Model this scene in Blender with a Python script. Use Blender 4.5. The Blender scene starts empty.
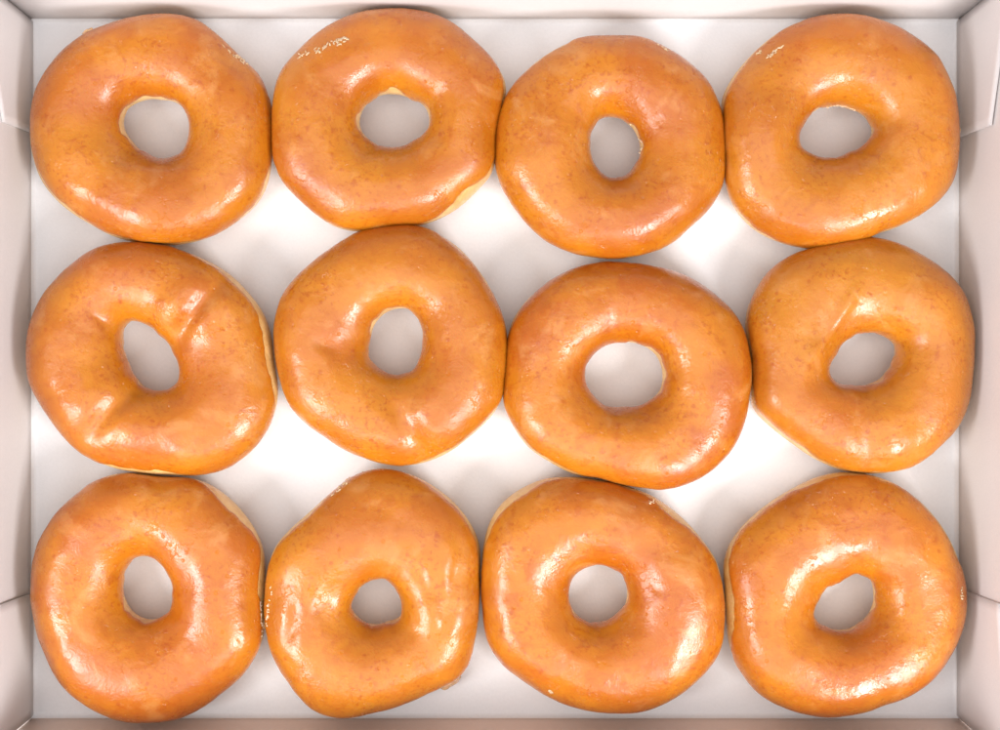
import bpy, math, random
import numpy as np
from mathutils import Vector

S = bpy.context.scene
C = S.collection
R = math.radians
SC = 0.0004          # metres per photo pixel at the box floor
D = 0.60             # camera height above the box floor

def wx(px, z=0.0): return (px - 500.0) * SC * (1 - z / D)
def wy(py, z=0.0): return -(py - 365.0) * SC * (1 - z / D)

# ------------------------------------------------------------------ noise
def _hash(ix, iy, iz, seed):
    h = (ix * 374761393 + iy * 668265263 + iz * 2147483647 + seed * 1274126177) & 0xFFFFFFFF
    h = ((h ^ (h >> 13)) * 1274126177) & 0xFFFFFFFF
    h = ((h ^ (h >> 16)) * 2246822519) & 0xFFFFFFFF
    return ((h ^ (h >> 15)) & 0xFFFFFF) / float(0xFFFFFF) * 2 - 1

def vnoise(p, seed=0):
    p = p + 1000.0
    i = np.floor(p).astype(np.int64); f = p - i
    f = f * f * f * (f * (f * 6 - 15) + 10)
    r = 0
    for dx in (0, 1):
        for dy in (0, 1):
            for dz in (0, 1):
                w = (f[..., 0] if dx else 1 - f[..., 0]) * (f[..., 1] if dy else 1 - f[..., 1]) * (f[..., 2] if dz else 1 - f[..., 2])
                r = r + w * _hash(i[..., 0] + dx, i[..., 1] + dy, i[..., 2] + dz, seed)
    return r

# ------------------------------------------------------------------ materials
def new_mat(name):
    m = bpy.data.materials.new(name); m.use_nodes = True
    nt = m.node_tree; nt.nodes.clear()
    out = nt.nodes.new('ShaderNodeOutputMaterial')
    b = nt.nodes.new('ShaderNodeBsdfPrincipled')
    nt.links.new(b.outputs[0], out.inputs[0])
    return m, nt, b

def N(nt, t, **kw):
    n = nt.nodes.new(t)
    for k, v in kw.items():
        if k in n.inputs: n.inputs[k].default_value = v
        else: setattr(n, k, v)
    return n

def coords(nt, rand=True):
    tc = N(nt, 'ShaderNodeTexCoord')
    if not rand: return tc.outputs['Object']
    oi = N(nt, 'ShaderNodeObjectInfo')
    mul = N(nt, 'ShaderNodeMath', operation='MULTIPLY'); mul.inputs[1].default_value = 7.3
    nt.links.new(oi.outputs['Random'], mul.inputs[0])
    add = N(nt, 'ShaderNodeVectorMath', operation='ADD')
    nt.links.new(tc.outputs['Object'], add.inputs[0]); nt.links.new(mul.outputs[0], add.inputs[1])
    return add.outputs[0]

def noise(nt, vec, scale, detail=3, rough=.55, dist=0):
    n = N(nt, 'ShaderNodeTexNoise')
    n.inputs['Scale'].default_value = scale; n.inputs['Detail'].default_value = detail
    n.inputs['Roughness'].default_value = rough; n.inputs['Distortion'].default_value = dist
    nt.links.new(vec, n.inputs['Vector']); return n.outputs['Fac']

def ramp(nt, fac, a, b, lo=0.0, hi=1.0):
    n = N(nt, 'ShaderNodeMapRange', interpolation_type='SMOOTHSTEP')
    n.inputs['From Min'].default_value = a; n.inputs['From Max'].default_value = b
    n.inputs['To Min'].default_value = lo; n.inputs['To Max'].default_value = hi
    nt.links.new(fac, n.inputs['Value']); return n.outputs[0]

def mix(nt, fac, a, b):
    n = N(nt, 'ShaderNodeMix', data_type='RGBA')
    if isinstance(fac, (int, float)): n.inputs[0].default_value = fac
    else: nt.links.new(fac, n.inputs[0])
    for s, v in ((6, a), (7, b)):
        if isinstance(v, tuple): n.inputs[s].default_value = (*v, 1)
        else: nt.links.new(v, n.inputs[s])
    return n.outputs[2]

def math_(nt, op, a, b):
    n = N(nt, 'ShaderNodeMath', operation=op)
    for i, v in enumerate((a, b)):
        if isinstance(v, (int, float)): n.inputs[i].default_value = v
        else: nt.links.new(v, n.inputs[i])
    return n.outputs[0]

def bump(nt, h, dist, strength=1.0, prev=None):
    n = N(nt, 'ShaderNodeBump'); n.inputs['Distance'].default_value = dist
    n.inputs['Strength'].default_value = strength
    nt.links.new(h, n.inputs['Height'])
    if prev is not None: nt.links.new(prev, n.inputs['Normal'])
    return n.outputs[0]

def crust_material():
    m, nt, b = new_mat('glazed_crust')
    v = coords(nt)
    big = noise(nt, v, 38, 3, .5)
    mid = noise(nt, v, 140, 4, .6, .4)
    spk = noise(nt, v, 560, 3, .6, .3)
    fine = noise(nt, v, 1100, 3, .6)
    col = mix(nt, ramp(nt, big, .35, .65), CR_A, CR_B)
    col = mix(nt, ramp(nt, mid, .50, .72, 0, .55), col, CR_C)
    oi = N(nt, 'ShaderNodeObjectInfo')
    gs = N(nt, 'ShaderNodeSeparateColor'); nt.links.new(oi.outputs['Color'], gs.inputs[0])
    gsum = math_(nt, 'MULTIPLY', gs.outputs[0], ramp(nt, noise(nt, v, 30, 2, .5), .25, .6, .35, 1))
    col = mix(nt, gsum, col, CR_GOLD)
    # browner fried freckles
    clus = ramp(nt, noise(nt, v, 60, 3, .6), .40, .62, .10, 1.15)
    col = mix(nt, math_(nt, 'MULTIPLY', ramp(nt, spk, .51, .68, 0, .52), clus), col, CR_D)
    v2 = N(nt, 'ShaderNodeVectorMath', operation='ADD'); nt.links.new(v, v2.inputs[0]); v2.inputs[1].default_value = (3.1, 1.7, 2.2)
    spot = N(nt, 'ShaderNodeTexVoronoi', feature='F1'); spot.inputs['Scale'].default_value = 170
    nt.links.new(v2.outputs[0], spot.inputs['Vector'])
    sp = ramp(nt, math_(nt, 'ADD', spot.outputs['Distance'], math_(nt, 'MULTIPLY', fine, .18)), .17, .30, .5, 0)
    spc = N(nt, 'ShaderNodeSeparateColor'); nt.links.new(spot.outputs['Color'], spc.inputs[0])
    sp = math_(nt, 'MULTIPLY', sp, ramp(nt, spc.outputs[0], .55, .7))
    col = mix(nt, sp, col, CR_D)
    # paler towards the rim where the dough saw less oil
    geo = N(nt, 'ShaderNodeTexCoord'); sx = N(nt, 'ShaderNodeSeparateXYZ'); nt.links.new(geo.outputs['Object'], sx.inputs[0])
    hz = math_(nt, 'ADD', sx.outputs[2], math_(nt, 'MULTIPLY', math_(nt, 'SUBTRACT', mid, .5), .012))
    col = mix(nt, ramp(nt, hz, .0118, .0190, .85, 0), col, CR_RIM)
    # milky set sugar film, crusted in patches
    film = noise(nt, v, 55, 5, .62, .6)
    filmf = ramp(nt, film, .54, .70, 0, .42)
    col = mix(nt, filmf, col, CR_FILM)
    nt.links.new(col, b.inputs['Base Color'])
    b.inputs['Subsurface Weight'].default_value = .4
    b.inputs['Subsurface Radius'].default_value = (1.0, .42, .14)
    b.inputs['Subsurface Scale'].default_value = .003
    b.inputs['Roughness'].default_value = .42
    b.inputs['Specular IOR Level'].default_value = .15
    b.inputs['Coat Weight'].default_value = 1
    b.inputs['Coat IOR'].default_value = 1.45
    crough = ramp(nt, noise(nt, v, 75, 4, .6), .32, .66, .13, .36)
    wet = ramp(nt, noise(nt, v, 260, 4, .7, .8), .60, .68)
    nt.links.new(math_(nt, 'MULTIPLY', crough, math_(nt, 'SUBTRACT', 1.0, math_(nt, 'MULTIPLY', wet, .7))), b.inputs['Coat Roughness'])
    # bumps
    crk = N(nt, 'ShaderNodeTexVoronoi', feature='DISTANCE_TO_EDGE'); crk.inputs['Scale'].default_value = 210
    wob = N(nt, 'ShaderNodeVectorMath', operation='ADD'); nt.links.new(v, wob.inputs[0])
    nc = N(nt, 'ShaderNodeTexNoise'); nc.inputs['Scale'].default_value = 300; nt.links.new(v, nc.inputs['Vector'])
    sc = N(nt, 'ShaderNodeVectorMath', operation='SCALE'); sc.inputs['Scale'].default_value = .006
    nt.links.new(nc.outputs['Color'], sc.inputs[0]); nt.links.new(sc.outputs[0], wob.inputs[1])
    nt.links.new(wob.outputs[0], crk.inputs['Vector'])
    cm = ramp(nt, crk.outputs['Distance'], 0, .07, 1, 0)
    cmask = ramp(nt, noise(nt, v, 62, 4, .7, .5), .555, .64)
    cm = math_(nt, 'MULTIPLY', cm, cmask)
    h1 = math_(nt, 'ADD', math_(nt, 'MULTIPLY', mid, 1.0), math_(nt, 'MULTIPLY', spk, .22))
    pit = N(nt, 'ShaderNodeTexVoronoi', feature='F1'); pit.inputs['Scale'].default_value = 330
    nt.links.new(v, pit.inputs['Vector'])
    pc = N(nt, 'ShaderNodeSeparateColor'); nt.links.new(pit.outputs['Color'], pc.inputs[0])
    pm = math_(nt, 'MULTIPLY', ramp(nt, pit.outputs['Distance'], .10, .30, 1, 0), ramp(nt, pc.outputs[1], .86, .90))
    cm = math_(nt, 'ADD', cm, math_(nt, 'MULTIPLY', pm, 1.6))
    n1 = bump(nt, h1, .0008, .40)
    n2 = bump(nt, math_(nt, 'SUBTRACT', math_(nt, 'MULTIPLY', fine, .22), cm), .0005, .8, n1)
    nt.links.new(n1, b.inputs['Normal']); nt.links.new(n2, b.inputs['Coat Normal'])
    return m

def dough_material():
    m, nt, b = new_mat('pale_dough')
    v = coords(nt)
    a = noise(nt, v, 180, 4, .6)
    col = mix(nt, ramp(nt, a, .35, .7), (.74, .47, .18), (.64, .35, .10))
    geo = N(nt, 'ShaderNodeTexCoord'); sx = N(nt, 'ShaderNodeSeparateXYZ'); nt.links.new(geo.outputs['Object'], sx.inputs[0])
    col = mix(nt, ramp(nt, sx.outputs[2], .003, .008, 1, 0), col, (.5, .2, .05))
    nt.links.new(col, b.inputs['Base Color'])
    b.inputs['Subsurface Weight'].default_value = .3
    b.inputs['Subsurface Radius'].default_value = (1, .5, .25); b.inputs['Subsurface Scale'].default_value = .003
    b.inputs['Roughness'].default_value = .5
    b.inputs['Coat Weight'].default_value = .5; b.inputs['Coat Roughness'].default_value = .25
    nt.links.new(bump(nt, noise(nt, v, 700, 4, .6), .0006, .5), b.inputs['Normal'])
    return m

def sugar_material():
    m, nt, b = new_mat('set_sugar')
    v = coords(nt)
    nt.links.new(mix(nt, noise(nt, v, 500, 3), (.90, .62, .38), (.80, .42, .16)), b.inputs['Base Color'])
    b.inputs['Roughness'].default_value = .22
    b.inputs['Transmission Weight'].default_value = .15
    b.inputs['Subsurface Weight'].default_value = .4; b.inputs['Subsurface Radius'].default_value = (1, .6, .35); b.inputs['Subsurface Scale'].default_value = .002
    b.inputs['Coat Weight'].default_value = 1; b.inputs['Coat Roughness'].default_value = .12
    nt.links.new(bump(nt, noise(nt, v, 900, 3), .0005, .6), b.inputs['Normal'])
    return m

def card_material(name, base, rough=.42, fibre=.012):
    m, nt, b = new_mat(name)
    v = coords(nt, False)
    a = noise(nt, v, 900, 4, .7); c = noise(nt, v, 14, 3, .5)
    f = math_(nt, 'ADD', math_(nt, 'MULTIPLY', a, .5), math_(nt, 'MULTIPLY', c, .5))
    dk = tuple(x * (1 - fibre * 5) for x in base)
    nt.links.new(mix(nt, ramp(nt, f, .35, .65), dk, base), b.inputs['Base Color'])
    b.inputs['Roughness'].default_value = rough; b.inputs['Specular IOR Level'].default_value = .4
    n1 = bump(nt, noise(nt, v, 22, 2, .5), .0012, .35)
    nt.links.new(bump(nt, a, .00012, .5, n1), b.inputs['Normal'])
    return m

CR_A = (.42, .100, .004)
CR_B = (.51, .160, .006)
CR_C = (.37, .070, .002)
CR_D = (.345, .056, .001)
CR_RIM = (.60, .26, .035)
CR_GOLD = (.52, .205, .013)
CR_FILM = (.60, .265, .075)

M_crust = crust_material(); M_dough = dough_material(); M_sugar = sugar_material()
M_card = card_material('white_card', (.89, .88, .885))
M_wall = card_material('box_side_card_shaded', (.73, .675, .655))  # white card; wall shade and warm doughnut bounce mixed into its colour
M_front = card_material('box_front_card_bounce', (.80, .62, .52))  # tan is orange bounce off the doughnuts, painted into this shaded wall
M_print = card_material('printed_card', (.03, .20, .13), .4)
M_table = card_material('pale_table', (.55, .50, .46), .5)

# ------------------------------------------------------------------ mesh helpers
def link_mesh(name, verts, faces, mats, parent=None, smooth=True, matidx=None):
    me = bpy.data.meshes.new(name)
    me.from_pydata([tuple(v) for v in verts], [], [tuple(f) for f in faces])
    for m in mats: me.materials.append(m)
    if smooth: me.polygons.foreach_set('use_smooth', [True] * len(me.polygons))
    if matidx is not None: me.polygons.foreach_set('material_index', matidx)
    me.validate(); me.update()
    o = bpy.data.objects.new(name, me); C.objects.link(o)
    if parent: o.parent = parent
    return o

def empty(name, loc, label=None, cat=None, group=None):
    o = bpy.data.objects.new(name, None); C.objects.link(o)
    o.location = loc; o.empty_display_size = .02
    if label: o['label'] = label
    if cat: o['category'] = cat
    if group: o['group'] = group
    return o

# ------------------------------------------------------------------ doughnuts
NT, NP = 288, 112
def polar(points, z, c, sm):
    """radius of a closed outline (photo pixels) round the centre c, sampled at NT angles"""
    a = np.array([(wx(x, z) - c[0], wy(y, z) - c[1]) for x, y in points])
    th = np.arctan2(a[:, 1], a[:, 0]); r = np.hypot(a[:, 0], a[:, 1])
    o = np.argsort(th); th = th[o]; r = r[o]
    th3 = np.concatenate([th - 2 * np.pi, th, th + 2 * np.pi]); r3 = np.tile(r, 3)
    t = np.linspace(-np.pi, np.pi, NT, endpoint=False)
    v = np.interp(t, th3, r3)
    k = np.arange(-30, 31); w = np.exp(-.5 * (k / sm) ** 2); w /= w.sum()
    return t, sum(wi * np.roll(v, ki) for wi, ki in zip(w, k))

EQ = .0140
def doughnut(outer, hole, label, seed, gold=.3, top=.0162, creases=(), flakes=(), drips=(), gl=0.0):
    hp = np.array(hole, float); cx, cy = hp.mean(0)
    c = (wx(cx, EQ + .004), wy(cy, EQ + .004))
    t, Ro = polar(outer, EQ + .004, c, 3.5)
    _, Ri = polar(hole, EQ + .004, c, 3.2)
    root = empty('glazed_doughnut', (c[0], c[1], 0), label, 'doughnut', 'glazed doughnuts in the box')
    rs = np.random.RandomState(seed)
    def surf(T, P, off):
        ro = np.interp(T, np.append(t, np.pi), np.append(Ro, Ro[0])); ri = np.interp(T, np.append(t, np.pi), np.append(Ri, Ri[0]))
        mid = (ro + ri) / 2; a = (ro - ri) / 2
        cs, sn = np.cos(P), np.sin(P)
        e = np.where(cs > 0, .86, 1.0)
        lr = np.sign(cs) * np.abs(cs) ** e
        up = top * np.abs(sn) ** .95
        dn = .0137 * np.abs(sn) ** .62
        zz = np.where(sn > 0, up, -dn)
        # narrower underneath where it sits on the card
        lr = np.where(sn < 0, lr * (1 - .10 * np.abs(sn)), lr)
        nx = cs / np.maximum(a, 1e-4); nz = sn / top
        nn = np.hypot(nx, nz); nx = nx / nn; nz = nz / nn
        d = off + .0004 - .0002 * np.clip(cs * 3 + .5, 0, 1) + .0001 * np.clip(-cs, 0, 1)
        pr = mid + a * lr
        X = pr * np.cos(T); Y = pr * np.sin(T)
        q = np.stack([X, Y, zz], -1)
        upw = np.clip(sn * 1.4 + .25, 0, 1)
        # lumps of risen dough
        d = d + upw * (.0010 * vnoise(q * 45, seed) + .00040 * vnoise(q * 95, seed + 7) + .00012 * vnoise(q * 210, seed + 13))
        edge = 1 - np.abs(cs) ** 6
        d = d + upw * edge * .0012 * vnoise(np.stack([np.cos(T), np.sin(T), 0 * T], -1) * 1.3 + 3, seed + 21)
        for (px, py, ang, ln, wd, dep) in creases:      # folds: photo pixel centre, direction (deg, photo up = 90), length px, width px, depth m
            dx = X - (wx(px, .03) - c[0]); dy = Y - (wy(py, .03) - c[1])
            ca, sa = math.cos(R(ang)), math.sin(R(ang))
            u = (dx * ca + dy * sa) / (ln * SC / 2); w = (-dx * sa + dy * ca) / (wd * SC)
            d = d - dep * np.clip(sn * 2, 0, 1) * np.exp(-u ** 4) * (np.exp(-w * w) - .25 * np.exp(-((w - 2.2) / 1.6) ** 2))
        pr2 = pr + nx * d
        z = EQ + zz + nz * d
        return np.stack([pr2 * np.cos(T), pr2 * np.sin(T), np.maximum(z, .0002)], -1)
    def grid(T, P, off, name, mat, closed=True):
        v = surf(T, P, off); n, m = T.shape
        idx = np.arange(n * m).reshape(n, m)
        a = idx; b = np.roll(idx, -1, 0); cc = np.roll(b, -1, 1); dd = np.roll(idx, -1, 1)
        f = np.stack([a, b, cc, dd], -1).reshape(-1, 4)
        return link_mesh(name, v.reshape(-1, 3).tolist(), f.tolist(), [mat], root)
    T, P = np.meshgrid(t, np.linspace(0, 2 * np.pi, NP, endpoint=False), indexing='ij')
    grid(T, P, -.0006, 'dough', M_dough)
    # glazed crust: covers the top, wanders along the rim and the hole
    ring = np.stack([np.cos(t), np.sin(t), 0 * t], -1)
    po = R(12 + gl) + R(18) * vnoise(ring * 1.6, seed + 31) + R(4) * vnoise(ring * 7, seed + 33) + R(1.5) * vnoise(ring * 22, seed + 35)
    pi_ = np.pi - R(3) + R(13) * vnoise(ring * 1.2, seed + 41) + R(6) * vnoise(ring * 4, seed + 43)
    ns, nb = 104, 10
    u = np.linspace(0, 1, ns); ub = np.linspace(1, 0, nb + 2)[1:-1]
    Pt = po[:, None] + (pi_ - po)[:, None] * u[None]
    Pb = po[:, None] + (pi_ - po)[:, None] * ub[None]
    offt = np.interp(u, [0, .012, .03, .07, .93, .97, .988, 1], [-.0008, -.0003, .00005, .0002, .0002, .00005, -.0003, -.0008])
    offt = np.tile(offt, (NT, 1)); offb = np.full((NT, nb), -.0022)
    Pg = np.concatenate([Pt, Pb], 1); Og = np.concatenate([offt, offb], 1)
    Tg = np.tile(t[:, None], (1, Pg.shape[1]))
    cr = grid(Tg, Pg, Og, 'glazed_crust', M_crust); cr.color = (gold, gold, gold, 1)
    # crusted flakes and drips of set sugar
    def blob(name, px, py, z, sx, sy, sz, ang, sd):
        n, m_ = 26, 14; vs = []; fs = []
        X0, Y0 = wx(px, z) - c[0], wy(py, z) - c[1]
        th = np.linspace(0, 2 * np.pi, n, endpoint=False)
        for j in range(m_ + 1):
            ph = -np.pi / 2 + np.pi * j / m_
            q = np.stack([np.cos(th) * np.cos(ph), np.sin(th) * np.cos(ph), np.full(n, np.sin(ph))], -1)
            q = q * (1 + .30 * vnoise(q * 1.7 + sd, sd) + .14 * vnoise(q * 4 + sd, sd + 3))[:, None]
            x = q[:, 0] * sx * SC; y = q[:, 1] * sy * SC
            ca, sa = math.cos(R(ang)), math.sin(R(ang))
            vs += list(zip(X0 + x * ca - y * sa, Y0 + x * sa + y * ca, z + q[:, 2] * sz))
        for j in range(m_):
            for i in range(n):
                fs.append((j * n + i, j * n + (i + 1) % n, (j + 1) * n + (i + 1) % n, (j + 1) * n + i))
        return link_mesh(name, [tuple(map(float, p)) for p in vs], fs, [M_sugar], root)
    for k, (px, py, z, sx, sy, sz, ang) in enumerate(drips):
        blob('glaze_drip', px, py, z, sx, sy, sz, ang, seed * 5 + k)
    # clusters of dry crusted sugar, half sunk in the glaze
    if flakes:
        sf = surf(Tg[:, :ns], Pt, offt[:, :]).reshape(-1, 3)
        for (px, py, ang, ln, wd, cnt) in flakes:
            vs = []; fs = []
            for k in range(int(cnt * .55)):
                a_, b_ = rs.randn() * ln / 4, rs.randn() * wd / 4
                ca, sa = math.cos(R(ang)), math.sin(R(ang))
                qx = px + a_ * ca - b_ * sa; qy = py - a_ * sa - b_ * ca
                X_, Y_ = wx(qx, .028) - c[0], wy(qy, .028) - c[1]
                dd = (sf[:, 0] - X_) ** 2 + (sf[:, 1] - Y_) ** 2 + (sf[:, 2] < .012) * 1.0
                p = sf[np.argmin(dd)]
                s1, s2, s3 = (rs.uniform(.8, 3.0) * SC, rs.uniform(.5, 1.3) * SC, rs.uniform(.2, .42) * SC)
                rr = R(ang) + rs.randn() * .7; base = len(vs); n, m_ = 8, 5
                for j in range(m_ + 1):
                    ph = -np.pi / 2 + np.pi * j / m_
                    for i in range(n):
                        t_ = 2 * np.pi * i / n; jit = 1 + rs.uniform(-.28, .28)
                        x = math.cos(t_) * math.cos(ph) * s1 * jit; y = math.sin(t_) * math.cos(ph) * s2 * jit
                        vs.append((float(p[0] + x * math.cos(rr) - y * math.sin(rr)), float(p[1] + x * math.sin(rr) + y * math.cos(rr)), float(p[2] + math.sin(ph) * s3)))
                for j in range(m_):
                    for i in range(n):
                        fs.append((base + j * n + i, base + j * n + (i + 1) % n, base + (j + 1) * n + (i + 1) % n, base + (j + 1) * n + i))
            link_mesh('sugar_crust', vs, fs, [M_sugar], root)
    return root

G = []
def dn(*a, **k): G.append((a, k))

dn([(165,14),(192,18),(219,37),(240,57),(260,76),(269,100),(271,150),(266,185),(258,201),(240,217),(212,235),(185,243),(137,243),(113,238),(86,223),(58,205),(38,181),(29,154),(27,130),(31,99),(41,75),(62,51),(86,33),(113,22),(137,16)],
   [(120,120),(124,106),(137,99),(157,98),(175,102),(187,115),(188,134),(181,151),(164,158),(144,151),(130,139),(122,128)],
   'glazed doughnut in the top left corner of the box, wide rounded hole', 11, gold=0.17,
   drips=[(88,32,.0155,6,2.6,.0014,28)], flakes=[(233,52,-35,26,4,46)])
dn([(397,9),(424,10),(452,21),(472,38),(493,60),(507,79),(506,99),(501,116),(496,137),(495,171),(479,188),(452,212),(424,224),(397,229),(363,231),(339,229),(318,217),(298,199),(281,182),(274,164),(272,137),(272,103),(275,82),(291,58),(311,39),(332,22),(356,12),(376,9)],
   [(359,120),(363,106),(373,96),(392,92),(407,96),(423,104),(428,118),(424,132),(411,141),(392,146),(373,140),(362,130)],
   'glazed doughnut with crusted white sugar on its upper left shoulder, second in top row', 23, gold=0.21,
   flakes=[(338,42,30,26,7,44),(320,51,15,30,4,24),(300,55,35,14,4,10)])
dn([(615,35),(639,36),(665,48),(691,65),(709,81),(720,105),(725,137),(725,163),(722,189),(709,209),(687,231),(665,248),(635,257),(602,258),(572,253),(547,240),(524,220),(506,196),(497,174),(495,148),(498,118),(506,96),(521,74),(543,55),(569,41),(591,36)],
   [(589,142),(593,126),(602,116),(613,114),(628,121),(638,134),(641,148),(637,163),(627,176),(609,179),(596,168),(590,155)],
   'glazed doughnut sitting low in the top row, narrow upright hole, gap above it', 37, gold=0.09, flakes=[(637,140,-60,26,3,22),(668,48,-35,20,3,8)])
dn([(835,16),(867,16),(892,23),(913,34),(934,53),(947,77),(956,100),(960,128),(960,153),(954,182),(938,203),(913,221),(881,233),(845,244),(810,249),(781,242),(756,230),(737,210),(727,185),(726,157),(722,121),(722,96),(731,78),(746,59),(767,39),(788,25),(813,18)],
   [(797,137),(803,123),(817,109),(835,103),(856,107),(870,116),(876,128),(867,143),(849,153),(829,158),(812,155),(799,146)],
   'glazed doughnut in the top right corner of the box, sugar edged slanted hole', 41, gold=0.28,
   drips=[(958,132,.0150,4,2,.0016,60)], flakes=[(776,51,40,20,4,22),(763,50,20,10,4,8),(848,106,-10,36,3,46)])
dn([(121,242),(157,244),(185,251),(210,262),(232,276),(249,294),(264,314),(271,337),(273,365),(278,390),(274,412),(262,438),(246,458),(221,472),(196,478),(164,476),(135,474),(107,468),(78,453),(57,430),(39,405),(29,383),(26,358),(28,333),(36,308),(52,283),(71,264),(96,248)],
   [(119,333),(123,322),(130,319),(146,323),(160,335),(173,353),(180,371),(178,383),(164,390),(146,390),(134,378),(125,362),(120,346)],
   'glazed doughnut with two deep folds running out from its leaning oval hole', 53, gold=0.19,
   creases=[(196,310,52,70,9,.0027),(108,412,48,66,10,.0027),(96,316,-45,30,6,.0006)])
dn([(408,225),(434,230),(460,247),(478,267),(493,291),(504,321),(507,351),(504,380),(499,408),(482,428),(460,445),(434,461),(408,468),(382,465),(352,452),(327,437),(304,424),(286,402),(277,380),(273,351),(272,321),(278,299),(291,280),(308,264),(330,247),(356,232),(382,228)],
   [(367,351),(371,336),(378,319),(391,310),(408,309),(419,321),(423,338),(419,358),(412,370),(397,376),(382,371),(371,362)],
   'glazed doughnut with a milky twisted seam between its hole and lower edge', 67, gold=0.23,
   creases=[(410,430,-58,80,13,.0026),(326,345,-15,26,7,.0010)])
dn([(608,260),(640,262),(668,268),(700,283),(725,302),(743,324),(750,347),(753,375),(749,404),(743,425),(732,450),(714,472),(690,484),(666,491),(640,489),(604,480),(575,477),(551,464),(526,447),(511,425),(502,404),(504,372),(506,340),(510,320),(526,299),(547,281),(575,267)],
   [(584,374),(590,358),(604,345),(622,342),(641,345),(657,356),(663,372),(661,390),(647,402),(625,408),(604,405),(590,391)],
   'largest glazed doughnut with a big nearly round hole, third in the middle row', 71, gold=0.02)
dn([(878,237),(900,242),(926,257),(948,274),(963,292),(971,316),(974,349),(972,379),(969,405),(956,433),(933,455),(908,470),(878,476),(845,473),(819,462),(793,444),(771,427),(752,409),(753,383),(752,357),(747,331),(746,316),(752,298),(767,272),(789,255),(815,246),(848,238)],
   [(829,368),(837,355),(850,340),(867,333),(885,334),(898,344),(898,357),(889,372),(872,383),(852,385),(837,383),(830,376)],
   'glazed doughnut in middle row against right side, sharp curved ridge beside slanted hole', 83, gold=0.42,
   creases=[(834,324,57,84,6,-.0012),(866,440,-75,64,12,.0014)])
dn([(122,472),(159,477),(196,480),(218,491),(237,508),(251,527),(262,549),(264,578),(263,608),(263,638),(255,660),(237,682),(214,700),(189,717),(159,723),(126,723),(96,713),(70,695),(52,673),(39,645),(31,615),(30,586),(33,556),(44,530),(59,508),(78,491),(96,478)],
   [(120,582),(124,567),(133,557),(146,555),(159,562),(168,575),(171,593),(170,610),(159,619),(146,622),(133,617),(122,602)],
   'glazed doughnut in the bottom left corner of the box, small upright hole', 97, gold=0.11, flakes=[(262,622,85,46,3,34)],
   drips=[(264,624,.0148,3,5,.0014,5)])
dn([(378,467),(401,471),(428,483),(449,498),(468,519),(480,540),(481,573),(480,603),(476,634),(470,665),(457,680),(434,692),(405,705),(374,713),(344,718),(321,715),(298,697),(282,676),(269,653),(265,626),(265,596),(267,569),(272,550),(286,532),(309,513),(332,492),(351,475)],
   [(350,609),(357,594),(370,583),(386,580),(397,592),(402,607),(399,618),(386,623),(370,626),(357,619)],
   'glazed doughnut with the smallest hole, wrinkled ridges and sugar drip at lower right', 101, gold=0.30,
   flakes=[(340,488,45,38,3,34),(266,616,80,44,3,26)],
   drips=[(449,681,.0042,13,6,.0036,32)],
   creases=[(456,575,78,66,7,.0011),(440,596,97,44,6,.0009),(426,584,118,36,6,.0006),(446,618,70,34,6,.0007),(292,625,80,44,7,.0008),(325,600,62,40,8,.0007)])
dn([(566,477),(599,480),(633,488),(659,499),(684,519),(703,540),(718,562),(725,589),(726,619),(723,645),(707,671),(681,695),(648,711),(614,714),(577,709),(548,697),(522,680),(500,662),(487,639),(484,612),(482,578),(483,545),(489,521),(503,501),(525,486),(544,478)],
   [(568,589),(574,575),(588,567),(607,567),(622,575),(627,589),(625,608),(614,619),(596,626),(581,619),(570,604)],
   'smooth glazed doughnut in bottom row, pale edge at upper left, neat round hole', 113, gold=0.07, gl=3, flakes=[(654,503,10,18,3,14),(549,693,-20,12,3,8)],
   creases=[(652,580,-55,34,8,.0008)])
dn([(843,472),(869,474),(895,482),(921,501),(939,521),(954,543),(963,571),(965,597),(962,626),(952,652),(936,675),(910,693),(880,706),(847,716),(814,717),(784,710),(758,693),(740,673),(730,649),(727,619),(726,589),(724,567),(729,547),(743,528),(765,508),(791,491),(817,478)],
   [(815,614),(821,599),(839,584),(858,574),(873,580),(877,597),(873,615),(862,626),(847,632),(828,628),(817,622)],
   'glazed doughnut in the bottom right corner, bright cracked gloss ring round its hole', 127, gold=0.14, flakes=[(963,592,80,16,3,12)],
   drips=[(964,591,.0150,4,2,.0015,75)])
for a, k in G: doughnut(*a, **k)

# ------------------------------------------------------------------ the box
X0, X1 = wx(33), wx(957)
Y0, Y1 = wy(717), wy(20)
WH = .056; LEAN = .10; TH = .0007
box = empty('pastry_box', (0, 0, -.0008), 'open white cardboard pastry box holding twelve glazed doughnuts', 'box')
BZ = .0008

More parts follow.
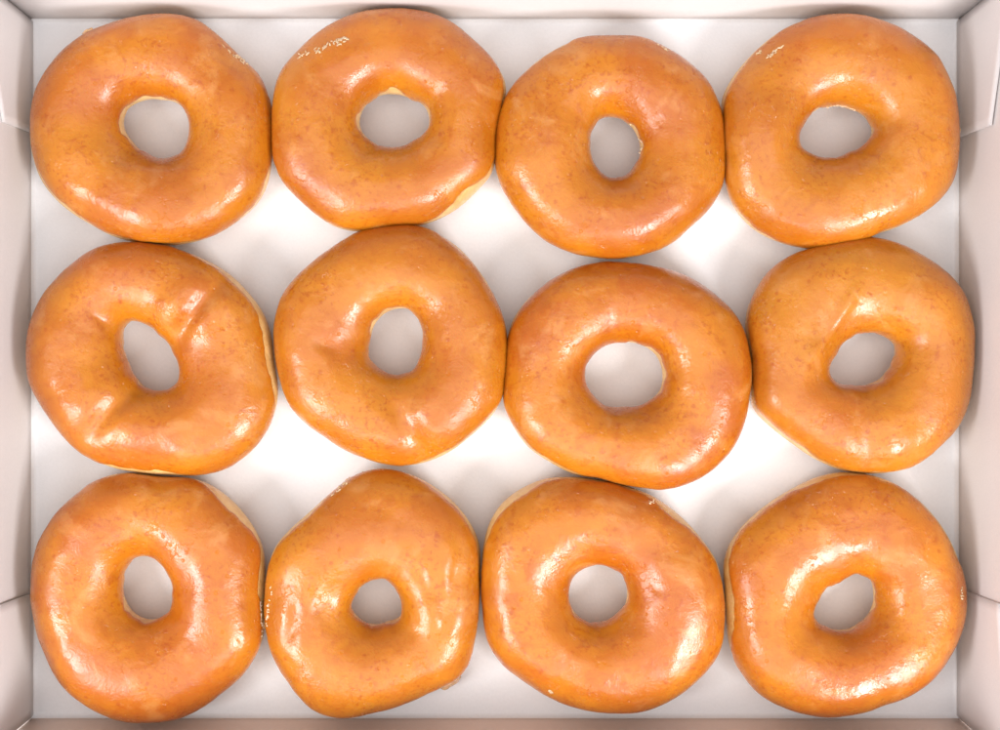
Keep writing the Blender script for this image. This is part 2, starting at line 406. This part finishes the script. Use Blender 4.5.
def slab(name, quad, n, mats, seg=24, warp=.0009, seed=1, bulge=None):
    """card panel: quad = 4 corners (bottom a,b then top c,d), thickness TH along n"""
    a, b, c_, d = [Vector(q) for q in quad]; n = Vector(n).normalized()
    vs = []; fs = []; mi = []
    M_, K = seg, 10
    for s in (0, 1):
        for j in range(K + 1):
            for i in range(M_ + 1):
                u, w = i / M_, j / K
                p = (a.lerp(b, u)).lerp(d.lerp(c_, u), w)
                q = np.array([[p.x * 14, p.y * 14, p.z * 14]])
                off = warp * float(vnoise(q, seed)[0]) * min(1, w * 2.5)
                if bulge: off += bulge * math.sin(u * math.pi) * w
                vs.append(p + n * (off + (TH if s else 0)))
    L = (M_ + 1) * (K + 1); g = lambda s, j, i: s * L + j * (M_ + 1) + i
    for j in range(K):
        for i in range(M_):
            fs.append((g(0, j, i), g(0, j, i + 1), g(0, j + 1, i + 1), g(0, j + 1, i))); mi.append(0)
            fs.append((g(1, j, i), g(1, j + 1, i), g(1, j + 1, i + 1), g(1, j, i + 1))); mi.append(1)
    for i in range(M_):
        fs.append((g(0, 0, i), g(1, 0, i), g(1, 0, i + 1), g(0, 0, i + 1))); mi.append(0)
        fs.append((g(0, K, i), g(0, K, i + 1), g(1, K, i + 1), g(1, K, i))); mi.append(0)
    for j in range(K):
        fs.append((g(0, j, 0), g(0, j + 1, 0), g(1, j + 1, 0), g(1, j, 0))); mi.append(0)
        fs.append((g(0, j, M_), g(1, j, M_), g(1, j + 1, M_), g(0, j + 1, M_))); mi.append(0)
    o = link_mesh(name, vs, fs, mats, box, False, mi)
    o.data.polygons.foreach_set('use_smooth', [k < 2 * M_ * K for k in range(len(fs))]); o.data.update()
    o.location.z = BZ
    return o

# base card with a pressed score line round its edge
def base_panel():
    ins = [(-.0002, .0018), (.0002, .0010), (.0007, .0004), (.0013, .0001), (.002, 0)]
    vs = []; fs = []
    for d, z in ins:
        vs += [(X0 + d, Y0 + d, z), (X1 - d, Y0 + d, z), (X1 - d, Y1 - d, z), (X0 + d, Y1 - d, z)]
    for k in range(len(ins) - 1):
        for i in range(4):
            fs.append((k * 4 + i, k * 4 + (i + 1) % 4, k * 4 + 4 + (i + 1) % 4, k * 4 + 4 + i))
    k = (len(ins) - 1) * 4; fs.append((k, k + 1, k + 2, k + 3))
    n = len(vs)
    vs += [(X0, Y0, -TH), (X1, Y0, -TH), (X1, Y1, -TH), (X0, Y1, -TH)]
    fs.append((n + 3, n + 2, n + 1, n))
    for i in range(4): fs.append((n + i, n + (i + 1) % 4, (i + 1) % 4, i))
    o = link_mesh('base_panel', vs, fs, [M_card], box, False); o.location.z = BZ
base_panel()
L = WH * LEAN; z0 = .0001
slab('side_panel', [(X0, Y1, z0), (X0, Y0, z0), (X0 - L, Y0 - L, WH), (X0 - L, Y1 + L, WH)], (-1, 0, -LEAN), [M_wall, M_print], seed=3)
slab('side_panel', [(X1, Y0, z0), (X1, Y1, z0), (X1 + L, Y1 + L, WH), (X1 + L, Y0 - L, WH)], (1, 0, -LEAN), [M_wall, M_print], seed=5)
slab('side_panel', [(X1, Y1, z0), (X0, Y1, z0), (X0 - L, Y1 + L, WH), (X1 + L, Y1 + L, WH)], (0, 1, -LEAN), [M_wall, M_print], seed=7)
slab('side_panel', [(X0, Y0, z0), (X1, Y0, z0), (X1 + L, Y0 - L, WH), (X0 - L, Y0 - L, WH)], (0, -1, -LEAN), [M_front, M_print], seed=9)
# glued corner flaps on the inside of the short sides
def flap(side, ytop, yend, hc, he):
    X = X1 if side > 0 else X0; g = .0011
    sy = 1 if ytop > yend else -1
    def P(y, z, k=1.0): return (X + side * (z * LEAN - g * k), y, z)
    a = P(ytop - sy * .0008, .001, .5); b = P(yend + 0 * sy, .003); c_ = P(yend, he); d = P(ytop - sy * .0004 + sy * hc * LEAN * .9, hc, .6)
    q = [a, b, c_, d] if side * sy < 0 else [b, a, d, c_]
    slab('corner_flap', q, (side, 0, -LEAN), [M_wall, M_print if side < 0 else M_wall], seg=14, warp=.0005, seed=int(100 + side * 10 + sy))
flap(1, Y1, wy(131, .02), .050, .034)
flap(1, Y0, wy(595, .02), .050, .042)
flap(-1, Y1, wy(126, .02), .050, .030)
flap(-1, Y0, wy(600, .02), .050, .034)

# table the box rests on
def sheet(name, s, z, m):
    o = link_mesh(name, [(-s, -s, z), (s, -s, z), (s, s, z), (-s, s, z)], [(0, 1, 2, 3)], [m], None, False); o['kind'] = 'structure'
sheet('table', 3.0, -.0022, M_table)

# ------------------------------------------------------------------ light
def lamp(name, loc, size, power, col=(1, 1, 1), sy=None, aim=(0, 0, .01)):
    l = bpy.data.lights.new(name, 'AREA'); l.energy = power; l.color = col
    l.shape = 'RECTANGLE' if sy else 'SQUARE'; l.size = size
    if sy: l.size_y = sy
    o = bpy.data.objects.new(name, l); C.objects.link(o); o.location = loc
    o.rotation_euler = (Vector(aim) - Vector(loc)).to_track_quat('-Z', 'Y').to_euler()
    return o
lamp('overhead_lamp', (0, -.46, 1.25), 1.7, 14.5, (.96, .98, 1))
lamp('softbox_lamp', (.42, -.42, .53), .23, 5.9, (.97, .98, 1))
lamp('softbox_lamp', (-.52, -.30, .50), .26, 4.7, (.97, .98, 1))
lamp('strip_lamp', (0, -.70, .65), .7, 1.6, (1, .99, .98), .2)

W = bpy.data.worlds.new('World'); S.world = W; W.use_nodes = True
W.node_tree.nodes['Background'].inputs[0].default_value = (.93, .95, 1, 1)
W.node_tree.nodes['Background'].inputs[1].default_value = .62

cam = bpy.data.cameras.new('camera'); co = bpy.data.objects.new('camera', cam); C.objects.link(co)
co.location = (0, 0, D); cam.sensor_width = 36; cam.lens = 36 * D / (1000 * SC)
cam.clip_start = .01; cam.clip_end = 20
S.camera = co
S.render.engine = 'CYCLES'
S.view_settings.view_transform = 'Standard'; S.view_settings.look = 'None'
S.view_settings.exposure = -0.12; S.view_settings.gamma = 1
